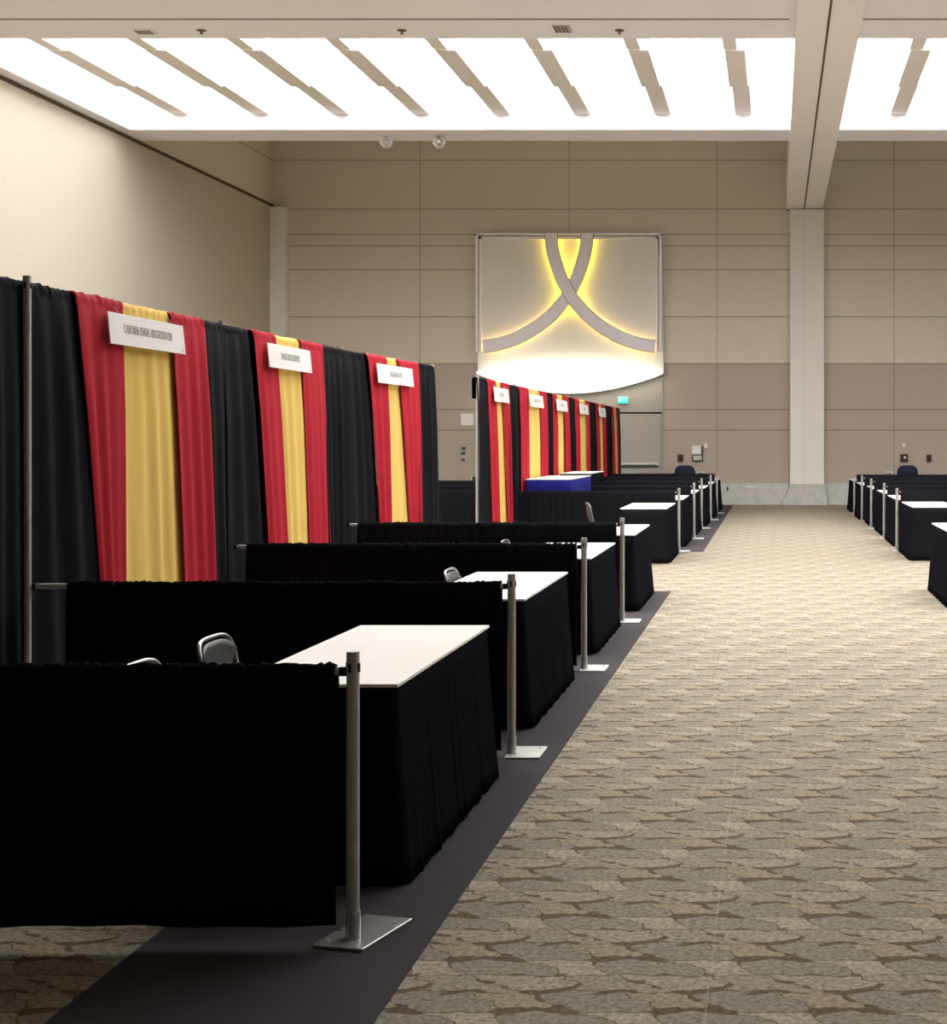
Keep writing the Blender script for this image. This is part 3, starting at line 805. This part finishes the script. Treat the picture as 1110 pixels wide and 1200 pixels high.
o = wbox(825, 829, 519.5, 525.5, .05, 'white', 'thermostat'); tag(o, 'small pale thermostat right of the white notice', 'thermostat', 'thermostats')
o = wbox(1058.5, 1062, 519.5, 524.5, .05, 'white', 'thermostat'); tag(o, 'small pale thermostat above the square dark red box at right', 'thermostat', 'thermostats')
t = thing('fire_alarm', 'square dark red alarm with a white button on the end wall at right', 'fire alarm', (wx(1060), WD, wz(536.5)))
wpart(t, 1056, 1064.8, 532.3, 541, .07, 'redbox', 'housing')
b = nb(); tube(b, [(wx(1061.2)-t.location.x, -.068, wz(536)-t.location.z), (wx(1061.2)-t.location.x, -.09, wz(536)-t.location.z)], .034, 14); obj('button', b, 'white', t)
o = wbox(1087, 1092.5, 533, 541, .07, 'redbox', 'alarm_box'); tag(o, 'narrow dark box on the end wall at the far right', 'alarm box', 'dark red boxes on the end wall')
t = thing('wall_outlet', 'small dark outlet in the marble base left of the column', 'outlet', (wx(852.5), WD-.05, wz(573)))
wpart(t, 851.3, 853.8, 571, 575.3, .012, 'dgrey', 'faceplate', .05, .001)
t = thing('access_panel', 'pale rectangular access panel in the marble base beside the column', 'access panel', (wx(880), WD-.05, wz(574)))
wpart(t, 872.5, 888, 569, 581, .012, 'marble', 'cover', .05, .001); wpart(t, 873.5, 887, 569.8, 570.8, .02, 'white', 'top_lip', .055, .001)

def spot(x, lab):
    t = thing('spotlight', lab, 'spotlight', (x, 32.1, SZ), 0, 'round spotlights under the cross beam')
    b = nb(); tube(b, [(0, 0, 0), (0, 0, -.015)], .075, 20); obj('mounting_plate', b, 'white', t)
    b = nb(); tube(b, [(0, 0, -.01), (.0, -.01, -.07)], .016, 10); obj('stem', b, 'white', t)
    c = Vector((0, -.03, -.10)); d = Vector((.12, -.85, -.35)).normalized()
    b = nb(); tube(b, [c-d*.10, c-d*.09, c-d*.03, c+d*.05, c+d*.075, c+d*.075, c+d*.055], [.02, .06, .10, .128, .132, .085, .078], 24); obj('housing', b, 'white', t, True)
    b = nb(); tube(b, [c+d*.057, c+d*.062, c+d*.07], [.076, .06, .03], 20); obj('reflector', b, 'dgrey', t, True)
    b = nb(); tube(b, [c+d*.06, c+d*.09], [.035, .02], 14); obj('bulb', b, 'bolt', t, True)
spot(-8.02, 'left one of two round white spotlights under the cross beam'); spot(-6.93, 'right one of two round white spotlights under the cross beam')
def vent(px, w, m, lab, name='ceiling_vent', cat_='vent', d=23.85, l=.25):
    X = (px-907)*d/1815
    t = thing(name, lab, cat_, (X, d, SZ), 0)
    b = nb(); box(b, -w/2, w/2, -l/2, l/2, -.02, 0, .004); obj('frame', b, m, t)
    b = nb()
    n = max(2, int(w/.06))
    for k in range(n): box(b, -w/2+.02+(w-.04)*k/n, -w/2+.02+(w-.04)*(k+.55)/n, -l/2+.02, l/2-.02, -.028, -.019)
    obj('grille', b, 'bronze' if name == 'ceiling_vent' else m, t)
vent(170, .30, 'column', 'faint bronze grille in the ceiling above the first left glowing panels')
vent(659, .26, 'grey', 'grey rectangular grille in the ceiling near the middle', l=.36, d=23.7)
for k, (px, lab) in enumerate(((236, 'small dark ceiling sprinkler at left, right of the bronze grille'), (471, 'small dark ceiling sprinkler in the middle of the ceiling edge'), (726, 'small dark ceiling sprinkler right of the grey grille'))):
    X = (px-907)*23.8/1815
    t = thing('sprinkler', lab, 'sprinkler', (X, 23.8, SZ), 0, 'ceiling sprinklers')
    b = nb(); tube(b, [(0, 0, 0), (0, 0, -.012)], .07, 16); obj('escutcheon', b, 'bronze', t)
    b = nb(); tube(b, [(0, 0, -.01), (0, 0, -.05), (0, 0, -.055), (0, 0, -.06)], [.015, .015, .03, .03], 12); obj('head', b, 'bronze', t)
